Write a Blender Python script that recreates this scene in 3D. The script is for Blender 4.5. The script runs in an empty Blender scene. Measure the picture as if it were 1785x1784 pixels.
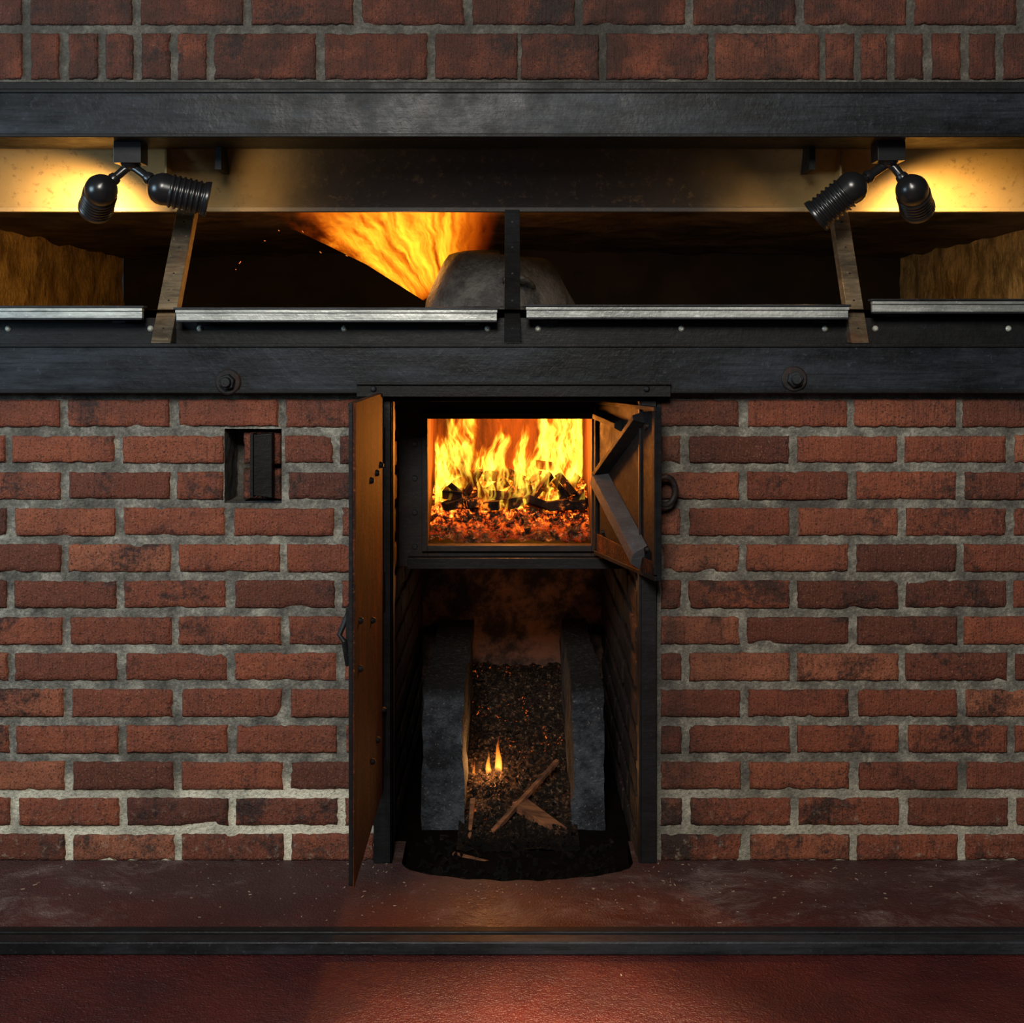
import bpy, math, random
from mathutils import Vector, noise, Matrix
random.seed(7)
R=random.Random(11)
S=0.00107; D=2.45; ZC=0.96; CX=892.5; HY=605.0
def P(px,py,y=0.0):
    k=S*(D+y)/D
    return Vector(((px-CX)*k, y, ZC+(HY-py)*k))
def PX(px,y=0.0): return P(px,HY,y).x
def PZ(py,y=0.0): return P(CX,py,y).z
sc=bpy.context.scene
try:
    sc.view_settings.view_transform='Standard'
    sc.view_settings.look='None'
except Exception as e: print(e)

# ------------------------------------------------------------ materials
class M:
    def __init__(s,name,vol=False):
        s.m=bpy.data.materials.new(name); s.m.use_nodes=True
        s.nt=s.m.node_tree; s.nt.nodes.clear()
        s.out=s.nt.nodes.new('ShaderNodeOutputMaterial')
        s.tc=s.nt.nodes.new('ShaderNodeTexCoord')
        s.obj=s.tc.outputs['Object']
        if not vol:
            s.b=s.nt.nodes.new('ShaderNodeBsdfPrincipled')
            s.nt.links.new(s.b.outputs[0],s.out.inputs[0])
    def n(s,t): return s.nt.nodes.new(t)
    def put(s,inp,v):
        if v is None: return
        if isinstance(v,bpy.types.NodeSocket): s.nt.links.new(v,inp)
        else:
            if isinstance(v,(tuple,list)) and len(v)==3 and inp.type=='RGBA': v=(*v,1)
            inp.default_value=v
    def set(s,name,v): s.put(s.b.inputs[name],v)
    def map(s,scale,vec=None,loc=(0,0,0),rot=(0,0,0)):
        a=s.n('ShaderNodeMapping'); s.put(a.inputs['Vector'],vec or s.obj)
        a.inputs['Scale'].default_value=scale; a.inputs['Location'].default_value=loc
        a.inputs['Rotation'].default_value=rot
        return a.outputs[0]
    def noise(s,scale,detail=4,rough=.55,vec=None,dist=0.0,color=False):
        a=s.n('ShaderNodeTexNoise'); s.put(a.inputs['Vector'],vec or s.obj)
        s.put(a.inputs['Scale'],scale); a.inputs['Detail'].default_value=detail
        a.inputs['Roughness'].default_value=rough; a.inputs['Distortion'].default_value=dist
        return a.outputs['Color' if color else 'Fac']
    def voro(s,scale,feat='F1',vec=None):
        a=s.n('ShaderNodeTexVoronoi'); a.feature=feat
        s.put(a.inputs['Vector'],vec or s.obj); a.inputs['Scale'].default_value=scale
        return a.outputs['Distance']
    def ramp(s,f,stops,interp='LINEAR'):
        a=s.n('ShaderNodeValToRGB'); s.put(a.inputs[0],f); e=a.color_ramp.elements
        a.color_ramp.interpolation=interp
        while len(e)<len(stops): e.new(.5)
        for i,(p,c) in enumerate(stops):
            e[i].position=p
            if not isinstance(c,(tuple,list)): c=(c,c,c)
            e[i].color=(*c[:3],1)
        return a.outputs[0]
    def sm(s,f,a0,a1,b0=0.,b1=1.,t='SMOOTHSTEP'):
        a=s.n('ShaderNodeMapRange'); a.interpolation_type=t; s.put(a.inputs[0],f)
        for i,v in enumerate((a0,a1,b0,b1)): s.put(a.inputs[i+1],v)
        return a.outputs[0]
    def mix(s,f,a,b,mode='MIX'):
        x=s.n('ShaderNodeMix'); x.data_type='RGBA'; x.blend_type=mode
        s.put(x.inputs[0],f); s.put(x.inputs[6],a); s.put(x.inputs[7],b)
        return x.outputs[2]
    def math(s,op,a,b=None,c=None):
        x=s.n('ShaderNodeMath'); x.operation=op; s.put(x.inputs[0],a); s.put(x.inputs[1],b)
        if c is not None: s.put(x.inputs[2],c)
        return x.outputs[0]
    def vadd(s,a,b,k):
        m=s.n('ShaderNodeVectorMath'); m.operation='MULTIPLY_ADD'
        s.put(m.inputs[0],b); m.inputs[1].default_value=(k,k,k) if not isinstance(k,tuple) else k; s.put(m.inputs[2],a)
        return m.outputs[0]
    def xyz(s,vec=None):
        x=s.n('ShaderNodeSeparateXYZ'); s.put(x.inputs[0],vec or s.obj); return x.outputs
    def bump(s,h,dist=.002,strength=1.,prev=None):
        x=s.n('ShaderNodeBump'); s.put(x.inputs['Height'],h); x.inputs['Distance'].default_value=dist
        x.inputs['Strength'].default_value=strength
        if prev: s.put(x.inputs['Normal'],prev)
        s.put(s.b.inputs['Normal'],x.outputs[0]); return x.outputs[0]

def brick_mat(name,sootamt=0.0,dark=1.0):
    m=M(name)
    at=m.n('ShaderNodeAttribute'); at.attribute_name='bcol'; r=at.outputs['Fac']
    base=m.ramp(r,[(0,(.085,.027,.016)),(.3,(.180,.048,.024)),(.7,(.260,.070,.033)),(1,(.33,.112,.056))])
    n1=m.noise(9,5,.6)
    base=m.mix(m.sm(n1,.35,.65,0,.5),base,(.130,.040,.025))
    sp=m.noise(260,3,.7)
    base=m.mix(m.sm(sp,.53,.66,0,.88),base,(.022,.012,.010))
    base=m.mix(m.sm(m.noise(330,2,.6),.6,.72,0,.4),base,(.50,.25,.15))
    st=m.noise(1,4,.7,vec=m.map((160,160,14)))
    base=m.mix(m.sm(st,.5,.75,0,.6),base,(.045,.017,.013))
    so=m.noise(5.5,6,.68,dist=.4)
    fl=m.noise(70,5,.8)
    so2=m.math('ADD',so,m.math('MULTIPLY',m.math('SUBTRACT',fl,.5),.5))
    base=m.mix(m.sm(so2,.52-.12*sootamt,.68-.1*sootamt,0,.88),base,(.02,.013,.011))
    if sootamt>0: base=m.mix(sootamt,base,(.020,.013,.011))
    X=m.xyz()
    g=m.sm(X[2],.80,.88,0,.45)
    g2=m.math('MULTIPLY',m.sm(m.math('ABSOLUTE',X[0]),.25,.48,1,0),m.sm(X[0],-.1,.1,0.2,.85))  # darker right of the opening: soot plus the door's shade painted in
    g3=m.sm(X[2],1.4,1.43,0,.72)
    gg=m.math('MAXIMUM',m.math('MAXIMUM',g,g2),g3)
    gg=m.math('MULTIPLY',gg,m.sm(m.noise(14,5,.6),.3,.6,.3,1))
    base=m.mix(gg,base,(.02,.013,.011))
    low=m.math('MULTIPLY',m.sm(X[2],.0,.2,1,0),m.sm(m.noise(26,5,.75),.5,.66,0,.75))
    base=m.mix(low,base,(.03,.022,.018))
    low=m.math('MULTIPLY',m.sm(X[2],.0,.2,1,0),m.sm(m.noise(60,4,.7),.56,.7,0,.5))
    base=m.mix(low,base,(.34,.28,.21))
    if dark!=1: base=m.mix(1,base,(dark,dark,dark),'MULTIPLY')
    m.set('Base Color',base); m.set('Roughness',m.sm(so,.4,.7,.82,.6))
    m.set('Specular IOR Level',.3)
    h=m.math('ADD',m.math('MULTIPLY',sp,.5),m.math('ADD',m.math('MULTIPLY',st,1.),m.math('MULTIPLY',m.noise(60,4,.6),1.2)))
    m.bump(h,.005,1.)
    return m.m
def mortar_mat(name,soot=0.):
    m=M(name); X=m.xyz()
    n=m.noise(22,6,.65); f=m.noise(150,4,.75)
    c=m.ramp(m.math('ADD',m.math('MULTIPLY',n,.6),m.math('MULTIPLY',f,.4)),[(.36,(.050,.047,.040)),(.5,(.165,.155,.128)),(.62,(.37,.35,.285))])
    eff=m.math('MULTIPLY',m.sm(X[2],.18,.12,0,1),m.sm(X[0],-.2,.3,1,.40))
    eff=m.math('MULTIPLY',eff,m.sm(m.noise(6,4,.6),.35,.6,.5,1))
    c=m.mix(m.math('MULTIPLY',eff,m.sm(f,.3,.55,.35,1)),c,(.78,.73,.56))
    so=m.noise(4.,6,.65)
    c=m.mix(m.sm(so,.5,.7,0,.75),c,(.04,.034,.028))
    g=m.math('MULTIPLY',m.sm(m.math('ABSOLUTE',X[0]),.24,.36,1,0),m.sm(X[0],-.1,.1,.3,.85))  # mortar beside the opening darkened alike, soot with door shade in the colour
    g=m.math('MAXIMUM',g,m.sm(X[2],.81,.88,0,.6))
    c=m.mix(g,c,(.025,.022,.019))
    if soot: c=m.mix(soot,c,(.02,.017,.015))
    m.set('Base Color',c); m.set('Roughness',.92)
    m.bump(m.math('ADD',m.noise(180,4,.7),m.noise(50,4,.6)),.005,1.)
    return m.m
def steel_mat(name,c0=(.012,.012,.013),c1=(.06,.064,.07),metal=.55,r0=.32,r1=.6,rust=0.,spec=.5):
    m=M(name)
    n=m.noise(1.,8,.78,vec=m.map((1.6,1.6,7)),dist=.15)
    fine=m.noise(1,5,.75,vec=m.map((8,90,190)))
    c=m.mix(m.sm(n,.38,.66),c0,c1)
    c=m.mix(m.sm(fine,.46,.70,0,.75),c,c0)
    c=m.mix(m.sm(m.noise(90,4,.75),.6,.72,0,.4),c,tuple(min(1,v*2.4) for v in c1))
    if rust: c=m.mix(m.sm(m.noise(9,6,.7),.5,.7,0,rust),c,(.16,.055,.02))
    m.set('Base Color',c); m.set('Metallic',metal); m.set('Specular IOR Level',spec)
    m.set('Roughness',m.sm(m.noise(12,6,.75),.3,.7,r0,r1))
    m.bump(m.math('ADD',m.math('MULTIPLY',fine,.4),m.noise(90,3,.6)),.0009,.8)
    return m.m

MAT={}
MAT['brick']=brick_mat('weathered_red_brick')
MAT['brick_soot']=brick_mat('sooty_brick',.78,.7)
MAT['mortar']=mortar_mat('grey_mortar')
MAT['mortar_soot']=mortar_mat('sooty_mortar',.65)
MAT['steel']=steel_mat('blackened_steel',(.006,.006,.007),(.030,.033,.039),.2,.36,.6,spec=.3)
MAT['beam']=steel_mat('painted_steel_beam',(.003,.0035,.0045),(.026,.032,.041),.0,.34,.55,spec=.20)
MAT['black']=steel_mat('black_iron',(.004,.004,.004),(.012,.012,.014),.0,.4,.6,spec=.2)
MAT['plate']=steel_mat('sooty_furnace_plate',(.007,.006,.006),(.024,.016,.015),.1,.5,.75,.2,spec=.3)
MAT['alu']=steel_mat('dull_galvanised_rail',(.20,.21,.20),(.58,.60,.56),.5,.32,.5)
MAT['screw']=steel_mat('zinc_screw',(.45,.46,.40),(.75,.75,.65),.4,.3,.4)
MAT['strut']=steel_mat('tan_steel_strut',(.05,.038,.025),(.30,.22,.13),.35,.35,.55,.5)
MAT['castdoor']=steel_mat('grey_cast_iron',(.004,.004,.0045),(.015,.016,.019),.0,.6,.85,.05,spec=.15)
MAT['castrib']=steel_mat('ashy_cast_iron_rib',(.03,.033,.036),(.085,.09,.10),.0,.6,.8,.03,spec=.3)

m=M('rusted_iron_door'); X=m.xyz()
st=m.noise(1,7,.75,vec=m.map((40,20,5)))
c=m.mix(m.sm(st,.42,.62),(.012,.004,.003),(.105,.024,.006))
c=m.mix(m.sm(m.noise(14,8,.8),.42,.60,0,.9),c,(.012,.005,.004))
c=m.mix(m.sm(m.noise(150,4,.8),.56,.68,0,.7),c,(.20,.07,.025))
c=m.mix(m.sm(X[2],.55,.25,0,.4),c,(.020,.009,.006))
m.set('Base Color',c); m.set('Metallic',.0); m.set('Roughness',.75); m.set('Specular IOR Level',.2)
m.bump(m.math('ADD',st,m.noise(120,4,.7)),.003,1.); MAT['rust']=m.m

m=M('black_lamp_enamel'); m.set('Base Color',(.010,.010,.011)); m.set('Roughness',.28)
m.bump(m.noise(120,2,.5),.0003,.4); MAT['lamp']=m.m
m=M('lamp_lens'); m.set('Base Color',(1,.8,.5)); m.set('Emission Color',(1,.72,.35,1)); m.set('Emission Strength',4.); MAT['lens']=m.m
m=M('hot_spark'); m.set('Base Color',(.1,.02,.01)); m.set('Emission Color',(1,.22,.03,1)); m.set('Emission Strength',.9); MAT['spark']=m.m

m=M('soot_and_falloff_hood'); X=m.xyz()
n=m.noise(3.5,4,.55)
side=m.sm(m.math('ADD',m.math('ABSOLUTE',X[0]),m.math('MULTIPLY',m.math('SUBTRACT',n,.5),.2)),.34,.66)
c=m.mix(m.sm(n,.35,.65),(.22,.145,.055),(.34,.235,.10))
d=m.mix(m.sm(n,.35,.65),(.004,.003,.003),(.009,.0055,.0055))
c=m.mix(side,d,c)  # dark centre mixes soot with lamp falloff painted into the colour
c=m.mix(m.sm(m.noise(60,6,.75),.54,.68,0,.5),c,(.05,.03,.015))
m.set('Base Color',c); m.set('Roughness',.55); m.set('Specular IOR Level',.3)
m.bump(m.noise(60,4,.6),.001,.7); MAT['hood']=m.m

m=M('oven_interior_firebrick')
dr=m.noise(1,6,.75,vec=m.map((10,7,4)))
n=m.noise(7,7,.72)
c=m.mix(m.sm(n,.35,.65),(.30,.19,.065),(.85,.58,.22))
c=m.mix(m.sm(dr,.50,.66,0,.75),c,(.10,.055,.022))
c=m.mix(m.sm(m.noise(30,5,.75),.56,.7,0,.5),c,(.9,.7,.36))
m.set('Base Color',c); m.set('Roughness',.6)
m.bump(m.math('ADD',dr,m.noise(25,5,.6)),.014,1.); MAT['oven']=m.m
m=M('oven_dark_soot')
c=m.mix(m.sm(m.noise(5,6,.65),.35,.65),(.04,.026,.014),(.17,.115,.06))
m.set('Base Color',c); m.set('Roughness',.7); m.bump(m.noise(20,5,.6),.01,.8); MAT['ovendark']=m.m
m=M('oven_black_back')
c=m.mix(m.sm(m.noise(5,6,.65),.35,.65),(.006,.004,.003),(.022,.012,.007))
m.set('Base Color',c); m.set('Roughness',.8); MAT['ovenback']=m.m

# floor
m=M('oxblood_painted_floor'); X=m.xyz()
n=m.noise(3.,6,.65)
c=m.mix(m.sm(n,.35,.65),(.036,.006,.006),(.080,.012,.009))
near=m.sm(X[1],-.33,-.02)
c=m.mix(m.math('MULTIPLY',near,m.sm(m.noise(9,6,.7),.35,.6,.25,.85)),c,(.050,.024,.020))
v=m.vadd(m.obj,m.noise(4,3,.5,color=True),.25)
dust=m.math('MULTIPLY',m.sm(m.noise(3.6,9,.82,vec=m.map((.9,1.5,1),vec=v)),.50,.72),m.sm(X[1],-.36,-.2))
c=m.mix(m.math('MULTIPLY',dust,.6),c,(.26,.19,.17))
c=m.mix(m.math('MULTIPLY',m.sm(m.noise(240,3,.75),.64,.72,0,.6),m.sm(m.noise(5,3,.5),.42,.6)),c,(.32,.24,.19))
c=m.mix(m.sm(m.noise(80,5,.7),.58,.7,0,.6),c,(.018,.006,.006))
m.set('Base Color',c)
m.set('Roughness',m.math('ADD',m.sm(m.noise(10,5,.7),.3,.7,.34,.45),m.math('MULTIPLY',near,.28)))
m.bump(m.math('ADD',m.math('MULTIPLY',m.noise(90,3,.6),1.),m.math('MULTIPLY',m.noise(280,2,.5),.9)),.0042,1.)
MAT['floor']=m.m

m=M('grey_fire_slab'); X=m.xyz()
n=m.noise(14,7,.75)
c=m.mix(m.sm(n,.35,.65),(.014,.016,.020),(.068,.077,.092))
c=m.mix(m.sm(m.noise(160,3,.7),.6,.68,0,.5),c,(.24,.22,.20))
topz=PZ(1200,.25)
c=m.mix(m.math('MULTIPLY',m.sm(m.math('ADD',X[2],m.math('MULTIPLY',m.math('SUBTRACT',n,.5),.06)),topz-.03,topz+.002),m.sm(m.noise(90,4,.8),.62,.5,.2,1)),c,(.007,.006,.006))
m.set('Base Color',c); m.set('Roughness',.9); m.set('Specular IOR Level',.2)
m.bump(m.math('ADD',n,m.noise(90,4,.7)),.008,1.); MAT['slab']=m.m
m=M('scorched_back_stone')
n=m.noise(9,7,.72)
c=m.mix(m.sm(n,.42,.64),(.012,.009,.009),(.20,.10,.07))
m.set('Base Color',c); m.set('Roughness',.85); m.bump(n,.02,1.); MAT['backstone']=m.m
m=M('pit_soot'); c=m.mix(m.noise(30,5,.7),(.002,.002,.002),(.010,.007,.006)); m.set('Base Color',c); m.set('Roughness',1.); m.set('Specular IOR Level',0.); MAT['pitfloor']=m.m

m=M('ash_and_embers'); X=m.xyz()
n=m.noise(85,5,.85)
c=m.ramp(n,[(.3,(.004,.003,.003)),(.5,(.022,.015,.011)),(.58,(.09,.055,.035)),(.68,(.50,.34,.22))])
c=m.mix(m.sm(X[1],.30,.14),c,(.005,.004,.0035))
m.set('Base Color',c); m.set('Roughness',.95); m.set('Specular IOR Level',.15)
e=m.math('MULTIPLY',m.sm(m.noise(95,3,.6),.62,.72),m.sm(m.noise(9,3,.5),.48,.60))
e=m.math('MULTIPLY',e,m.sm(X[1],.22,.35))
m.set('Emission Color',(1,.16,.02,1)); m.set('Emission Strength',m.math('MULTIPLY',e,1.))
m.bump(n,.015,1.); MAT['ash']=m.m

m=M('glowing_ember_bed'); X=m.xyz()
n=m.noise(75,5,.8); vv=m.voro(70)
c=m.ramp(n,[(.35,(.006,.005,.004)),(.55,(.06,.034,.017)),(.72,(.45,.30,.15))])
m.set('Base Color',c); m.set('Roughness',.95); m.set('Specular IOR Level',.1)
e=m.math('MULTIPLY',m.sm(m.noise(48,5,.7),.46,.66),m.sm(X[1],.27,.35,.06,1))
m.set('Emission Color',m.ramp(e,[(0,(.9,.04,.0)),(.5,(1,.15,.01)),(1,(1,.45,.05))]))
m.set('Emission Strength',m.math('MULTIPLY',e,2.3))
m.bump(m.math('ADD',n,vv),.014,1.); MAT['ember']=m.m

m=M('charred_burning_wood')
n=m.noise(34,4,.65)
c=m.mix(m.sm(n,.4,.6),(.004,.003,.003),(.024,.013,.009))
m.set('Base Color',c); m.set('Roughness',.9); m.set('Specular IOR Level',.1)
e=m.math('MULTIPLY',m.sm(n,.54,.66),m.sm(m.noise(14,3,.5),.42,.58))
m.set('Emission Color',(1,.20,.012,1)); m.set('Emission Strength',m.math('MULTIPLY',e,1.6))
m.bump(n,.004,.8); MAT['char']=m.m

m=M('hot_firebox_lining'); X=m.xyz()
n=m.noise(1,5,.7,vec=m.map((30,30,6)))
c=m.mix(m.sm(n,.35,.65),(.05,.016,.006),(.15,.055,.02))
m.set('Base Color',c); m.set('Roughness',.8)
m.set('Emission Color',(1,.16,.01,1)); m.set('Emission Strength',m.math('MULTIPLY',m.sm(n,.35,.7),.14))
m.bump(n,.008,.8); MAT['lining']=m.m

m=M('split_firewood')
n=m.noise(1,5,.7,vec=m.map((6,60,60)))
c=m.mix(m.sm(n,.35,.65),(.08,.028,.012),(.26,.10,.04))
c=m.mix(m.sm(m.noise(14,4,.6),.50,.66,0,.85),c,(.02,.010,.007))
m.set('Base Color',c); m.set('Roughness',.8); m.bump(n,.002,.8); MAT['wood']=m.m
m=M('wood_chip_debris')
c=m.mix(m.sm(m.noise(40,2,.5),.4,.6),(.10,.05,.03),(.36,.28,.2)); m.set('Base Color',c); m.set('Roughness',.9); MAT['chip']=m.m
m=M('cast_dome_iron')
n=m.noise(14,6,.7)
c=m.mix(m.sm(n,.4,.6),(.016,.016,.017),(.062,.060,.058))
m.set('Base Color',c); m.set('Roughness',.65); m.set('Metallic',.15); m.bump(m.math('ADD',n,m.noise(60,4,.6)),.006,.8); MAT['dome']=m.m

# ------------------------------------------------------------ mesh builder
class MB:
    def __init__(s): s.v=[];s.f=[];s.m=[];s.c=[];s.s=[];s.mats=[]
    def mi(s,k):
        if k not in s.mats: s.mats.append(k)
        return s.mats.index(k)
    def add(s,vs,fs,k,col=.5,smooth=False):
        o=len(s.v); s.v+= [tuple(v) for v in vs]; i=s.mi(k)
        for f in fs: s.f.append(tuple(o+a for a in f)); s.m.append(i); s.c.append(col); s.s.append(smooth)
    def hexa(s,b,t,k,col=.5):
        s.add(list(b)+list(t),[(3,2,1,0),(4,5,6,7),(0,1,5,4),(1,2,6,5),(2,3,7,6),(3,0,4,7)],k,col)
    def box(s,x0,x1,y0,y1,z0,z1,k,col=.5):
        s.hexa([(x0,y0,z0),(x1,y0,z0),(x1,y1,z0),(x0,y1,z0)],[(x0,y0,z1),(x1,y0,z1),(x1,y1,z1),(x0,y1,z1)],k,col)
    def rev(s,c,axis,prof,seg,k,smooth=True,sx=1.,rot=0.):
        c=Vector(c); a=Vector(axis).normalized()
        u=a.orthogonal().normalized()
        if abs(a.z)<.99: u=Vector((0,0,1)).cross(a).normalized()
        w=a.cross(u)
        vs=[];fs=[]
        for r,h in prof:
            for i in range(seg):
                t=2*math.pi*i/seg+rot
                vs.append(c+a*h+u*(r*math.cos(t)*sx)+w*(r*math.sin(t)))
        n=len(prof)
        for j in range(n-1):
            for i in range(seg):
                i2=(i+1)%seg
                fs.append((j*seg+i,j*seg+i2,(j+1)*seg+i2,(j+1)*seg+i))
        s.add(vs,fs,k,.5,smooth)
        s.add(vs[:seg],[tuple(range(seg))[::-1]],k); s.add(vs[-seg:],[tuple(range(seg))],k)
    def tube(s,pts,rad,k,seg=8,closed=False):
        pts=[Vector(p) for p in pts]; n=len(pts); vs=[];fs=[]
        for i,p in enumerate(pts):
            if closed: d=(pts[(i+1)%n]-pts[i-1])
            else: d=pts[min(i+1,n-1)]-pts[max(i-1,0)]
            d.normalize(); u=d.cross(Vector((.13,.97,.2))).normalized(); w=d.cross(u)
            r=rad[i] if isinstance(rad,(list,tuple)) else rad
            for j in range(seg):
                t=2*math.pi*j/seg; vs.append(p+u*r*math.cos(t)+w*r*math.sin(t))
        for i in range(n if closed else n-1):
            a=i;b=(i+1)%n
            for j in range(seg):
                j2=(j+1)%seg; fs.append((a*seg+j,a*seg+j2,b*seg+j2,b*seg+j))
        s.add(vs,fs,k,.5,True)
        if not closed:
            s.add(vs[:seg],[tuple(range(seg))[::-1]],k); s.add(vs[-seg:],[tuple(range(seg))],k)
    def chunk(s,c,size,k,jit=.25,rot=None,col=.5):
        rx,ry,rz=rot or (R.uniform(0,6),R.uniform(0,6),R.uniform(0,6))
        mt=Matrix.Rotation(rz,3,'Z')@Matrix.Rotation(ry,3,'Y')@Matrix.Rotation(rx,3,'X')
        vs=[]
        for z in(-1,1):
            for (x,y) in((-1,-1),(1,-1),(1,1),(-1,1)):
                q=Vector((x*size[0]*(1+R.uniform(-jit,jit)),y*size[1]*(1+R.uniform(-jit,jit)),z*size[2]*(1+R.uniform(-jit,jit))))
                vs.append(Vector(c)+mt@q)
        s.hexa(vs[:4],vs[4:],k,col)
    def brick(s,u0,u1,v0,v1,T,k,col=None,d=.006):
        if u1-u0<.012 or v1-v0<.01: return
        nx=max(3,int((u1-u0)/.008)); nz=max(4,int((v1-v0)/.008)); col=R.random() if col is None else col
        us=[0,.0025]+[.0025+(u1-u0-.005)*i/nx for i in range(1,nx)]+[u1-u0-.0025,u1-u0]
        vs_=[0,.0025]+[.0025+(v1-v0-.005)*i/nz for i in range(1,nz)]+[v1-v0-.0025,v1-v0]
        A=len(us);B=len(vs_); out=[]; off=R.uniform(-.0012,.0012); seed=R.uniform(0,100)
        for j,vv in enumerate(vs_):
            for i,uu in enumerate(us):
                u=u0+uu; v=v0+vv
                edge=(i in(0,A-1)) or (j in(0,B-1)); near=(i in(0,1,A-2,A-1)) or (j in(0,1,B-2,B-1))
                n1=noise.noise(Vector((u*55,v*55,seed))); n2=noise.noise(Vector((u*150,v*150,seed+9)))
                a=.0026*n1+.0024*n2
                if near:
                    if i<=1: u+=abs(a)*1.3
                    if i>=A-2: u-=abs(a)*1.3
                    if j<=1: v+=abs(a)*1.3
                    if j>=B-2: v-=abs(a)*1.3
                dep=off+.0010*n1+.0006*n2
                if edge: dep+=.0035
                elif near: dep+=.0006
                chip=noise.noise(Vector((u*22,v*22,seed+30)))
                if near and chip>.3: dep+=.005*(chip-.3)/.3
                out.append((u,v,dep))
        vs=[T(*q) for q in out]
        fs=[(j*A+i,j*A+i+1,(j+1)*A+i+1,(j+1)*A+i) for j in range(B-1) for i in range(A-1)]
        ring=[i for i in range(A)]+[j*A+A-1 for j in range(1,B)]+[(B-1)*A+i for i in range(A-2,-1,-1)]+[j*A for j in range(B-2,0,-1)]
        o=len(vs)
        for q in ring: vs.append(T(out[q][0],out[q][1],.03))
        n=len(ring)
        for q in range(n): fs.append((ring[(q+1)%n],ring[q],o+q,o+(q+1)%n))
        s.add(vs,fs,k,col,True)
    def panel(s,u0,u1,v0,v1,T,k,holes=(),step=.012,d=.0065,amp=.0028):
        def lines(a,b,hs):
            n=max(1,int((b-a)/step)); L=[a+(b-a)*i/n for i in range(n+1)]
            for h in hs:
                if a<h<b: L=[x for x in L if abs(x-h)>step*.35]+[h]
            return sorted(L)
        us=lines(u0,u1,[h[0] for h in holes]+[h[1] for h in holes]); vs_=lines(v0,v1,[h[2] for h in holes]+[h[3] for h in holes])
        A=len(us);B=len(vs_); vs=[]
        for v in vs_:
            for u in us: vs.append(T(u,v,d+amp*noise.noise(Vector((u*60,v*60,3)))))
        fs=[]
        for j in range(B-1):
            for i in range(A-1):
                cu=(us[i]+us[i+1])/2;cv=(vs_[j]+vs_[j+1])/2
                if any(h[0]<cu<h[1] and h[2]<cv<h[3] for h in holes): continue
                fs.append((j*A+i,j*A+i+1,(j+1)*A+i+1,(j+1)*A+i))
        s.add(vs,fs,k,.5,True)
    def build(s,name,bevel=0.,parent=None):
        me=bpy.data.meshes.new(name); me.from_pydata(s.v,[],s.f)
        for k in s.mats: me.materials.append(MAT[k])
        me.polygons.foreach_set('material_index',s.m); me.polygons.foreach_set('use_smooth',s.s)
        at=me.attributes.new('bcol','FLOAT','FACE'); at.data.foreach_set('value',s.c)
        me.update(); ob=bpy.data.objects.new(name,me); sc.collection.objects.link(ob)
        if bevel:
            b=ob.modifiers.new('bevel','BEVEL'); b.width=bevel; b.segments=2; b.limit_method='ANGLE'; b.angle_limit=math.radians(40)
        if parent: ob.parent=parent
        return ob
def empty(name,loc=(0,0,0)):
    e=bpy.data.objects.new(name,None); sc.collection.objects.link(e); e.empty_display_size=.05; return e
OVEN=empty('brick_oven'); FURN=empty('wood_furnace')

# ------------------------------------------------------------ brick walls
TF=lambda u,v,d:(u,d,v)
zb=lambda py:PZ(py)
wall=MB()
OPX0,OPX1=PX(652),PX(1146)
NX0,NX1,NZ0,NZ1=PX(390),PX(490),PZ(878),PZ(748)
TOPZ=PZ(680)
def clip_add(x0,x1,z0,z1,col=None):
    segs=[(x0,x1)]
    if z0<TOPZ:
        ns=[]
        for a,b in segs:
            if b<=OPX0 or a>=OPX1: ns.append((a,b))
            else:
                if a<OPX0: ns.append((a,OPX0-.002))
                if b>OPX1: ns.append((OPX1+.002,b))
        segs=ns
    if z0<NZ1-.01 and z1>NZ0+.01:
        ns=[]
        for a,b in segs:
            if b<=NX0 or a>=NX1: ns.append((a,b))
            else:
                if a<NX0-.02: ns.append((a,NX0-.001))
                if b>NX1+.02: ns.append((NX1+.006,b))
        segs=ns
    for a,b in segs: wall.brick(a,b,z0,z1,TF,'brick',col)
MJ=6.5
for r in range(13):
    yt=696+63.3*r; yb=yt+49
    z1=zb(yt);z0=max(.001,zb(yb))
    sh=r*.8
    j0=(110 if r%2==0 else 205)+sh-190.7*5
    js=[j0+190.7*k for k in range(0,9)]
    js=[j for j in js if j<640]
    for a,b in zip(js,js[1:]+[700]):
        jj=R.uniform(-2.5,2.5)
        clip_add(PX(a+MJ+jj),min(PX(b-MJ),OPX0),z0+R.uniform(-.001,.001),z1+R.uniform(-.001,.001))
    j0=(1296 if r%2==0 else 1193)+sh*.4-(190 if r%2==0 else 0)
    js=[j0+189.5*k for k in range(0,9)]
    if r%2: js=[1050]+js
    for a,b in zip(js,js[1:]):
        jj=R.uniform(-2.5,2.5)
        x0=max(PX(a+MJ+jj),PX(1152))
        clip_add(x0,PX(b-MJ),z0+R.uniform(-.001,.001),z1+R.uniform(-.001,.001))
hdr=[(-340,-150),(-140,38),(52,103),(118,170),(183,232),(245,297),(308,360),(372,551),(565,746),(757,903),(907,1045),(1056,1236),(1246,1430),(1439,1490),(1501,1548),(1560,1611),(1625,1676),(1690,1737),(1750,1800),(1812,2000),(2012,2200)]
for a,b in hdr: wall.brick(PX(a),PX(b),PZ(138),PZ(57),TF,'brick',R.uniform(.2,.8))
for r in range(8):
    yb=43-63.3*r; yt=yb-49
    j0=(44 if r%2==0 else 138)-193*3
    for k in range(13):
        a=j0+193*k; wall.brick(PX(a+MJ),PX(a+193-MJ),PZ(yb),PZ(yt),TF,'brick',R.uniform(.1,.7))
XE=1.75
wall.panel(-XE,XE,-.02,PZ(640),TF,'mortar',holes=[(OPX0,OPX1,-1,TOPZ),(NX0,NX1,NZ0,NZ1)])
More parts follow.
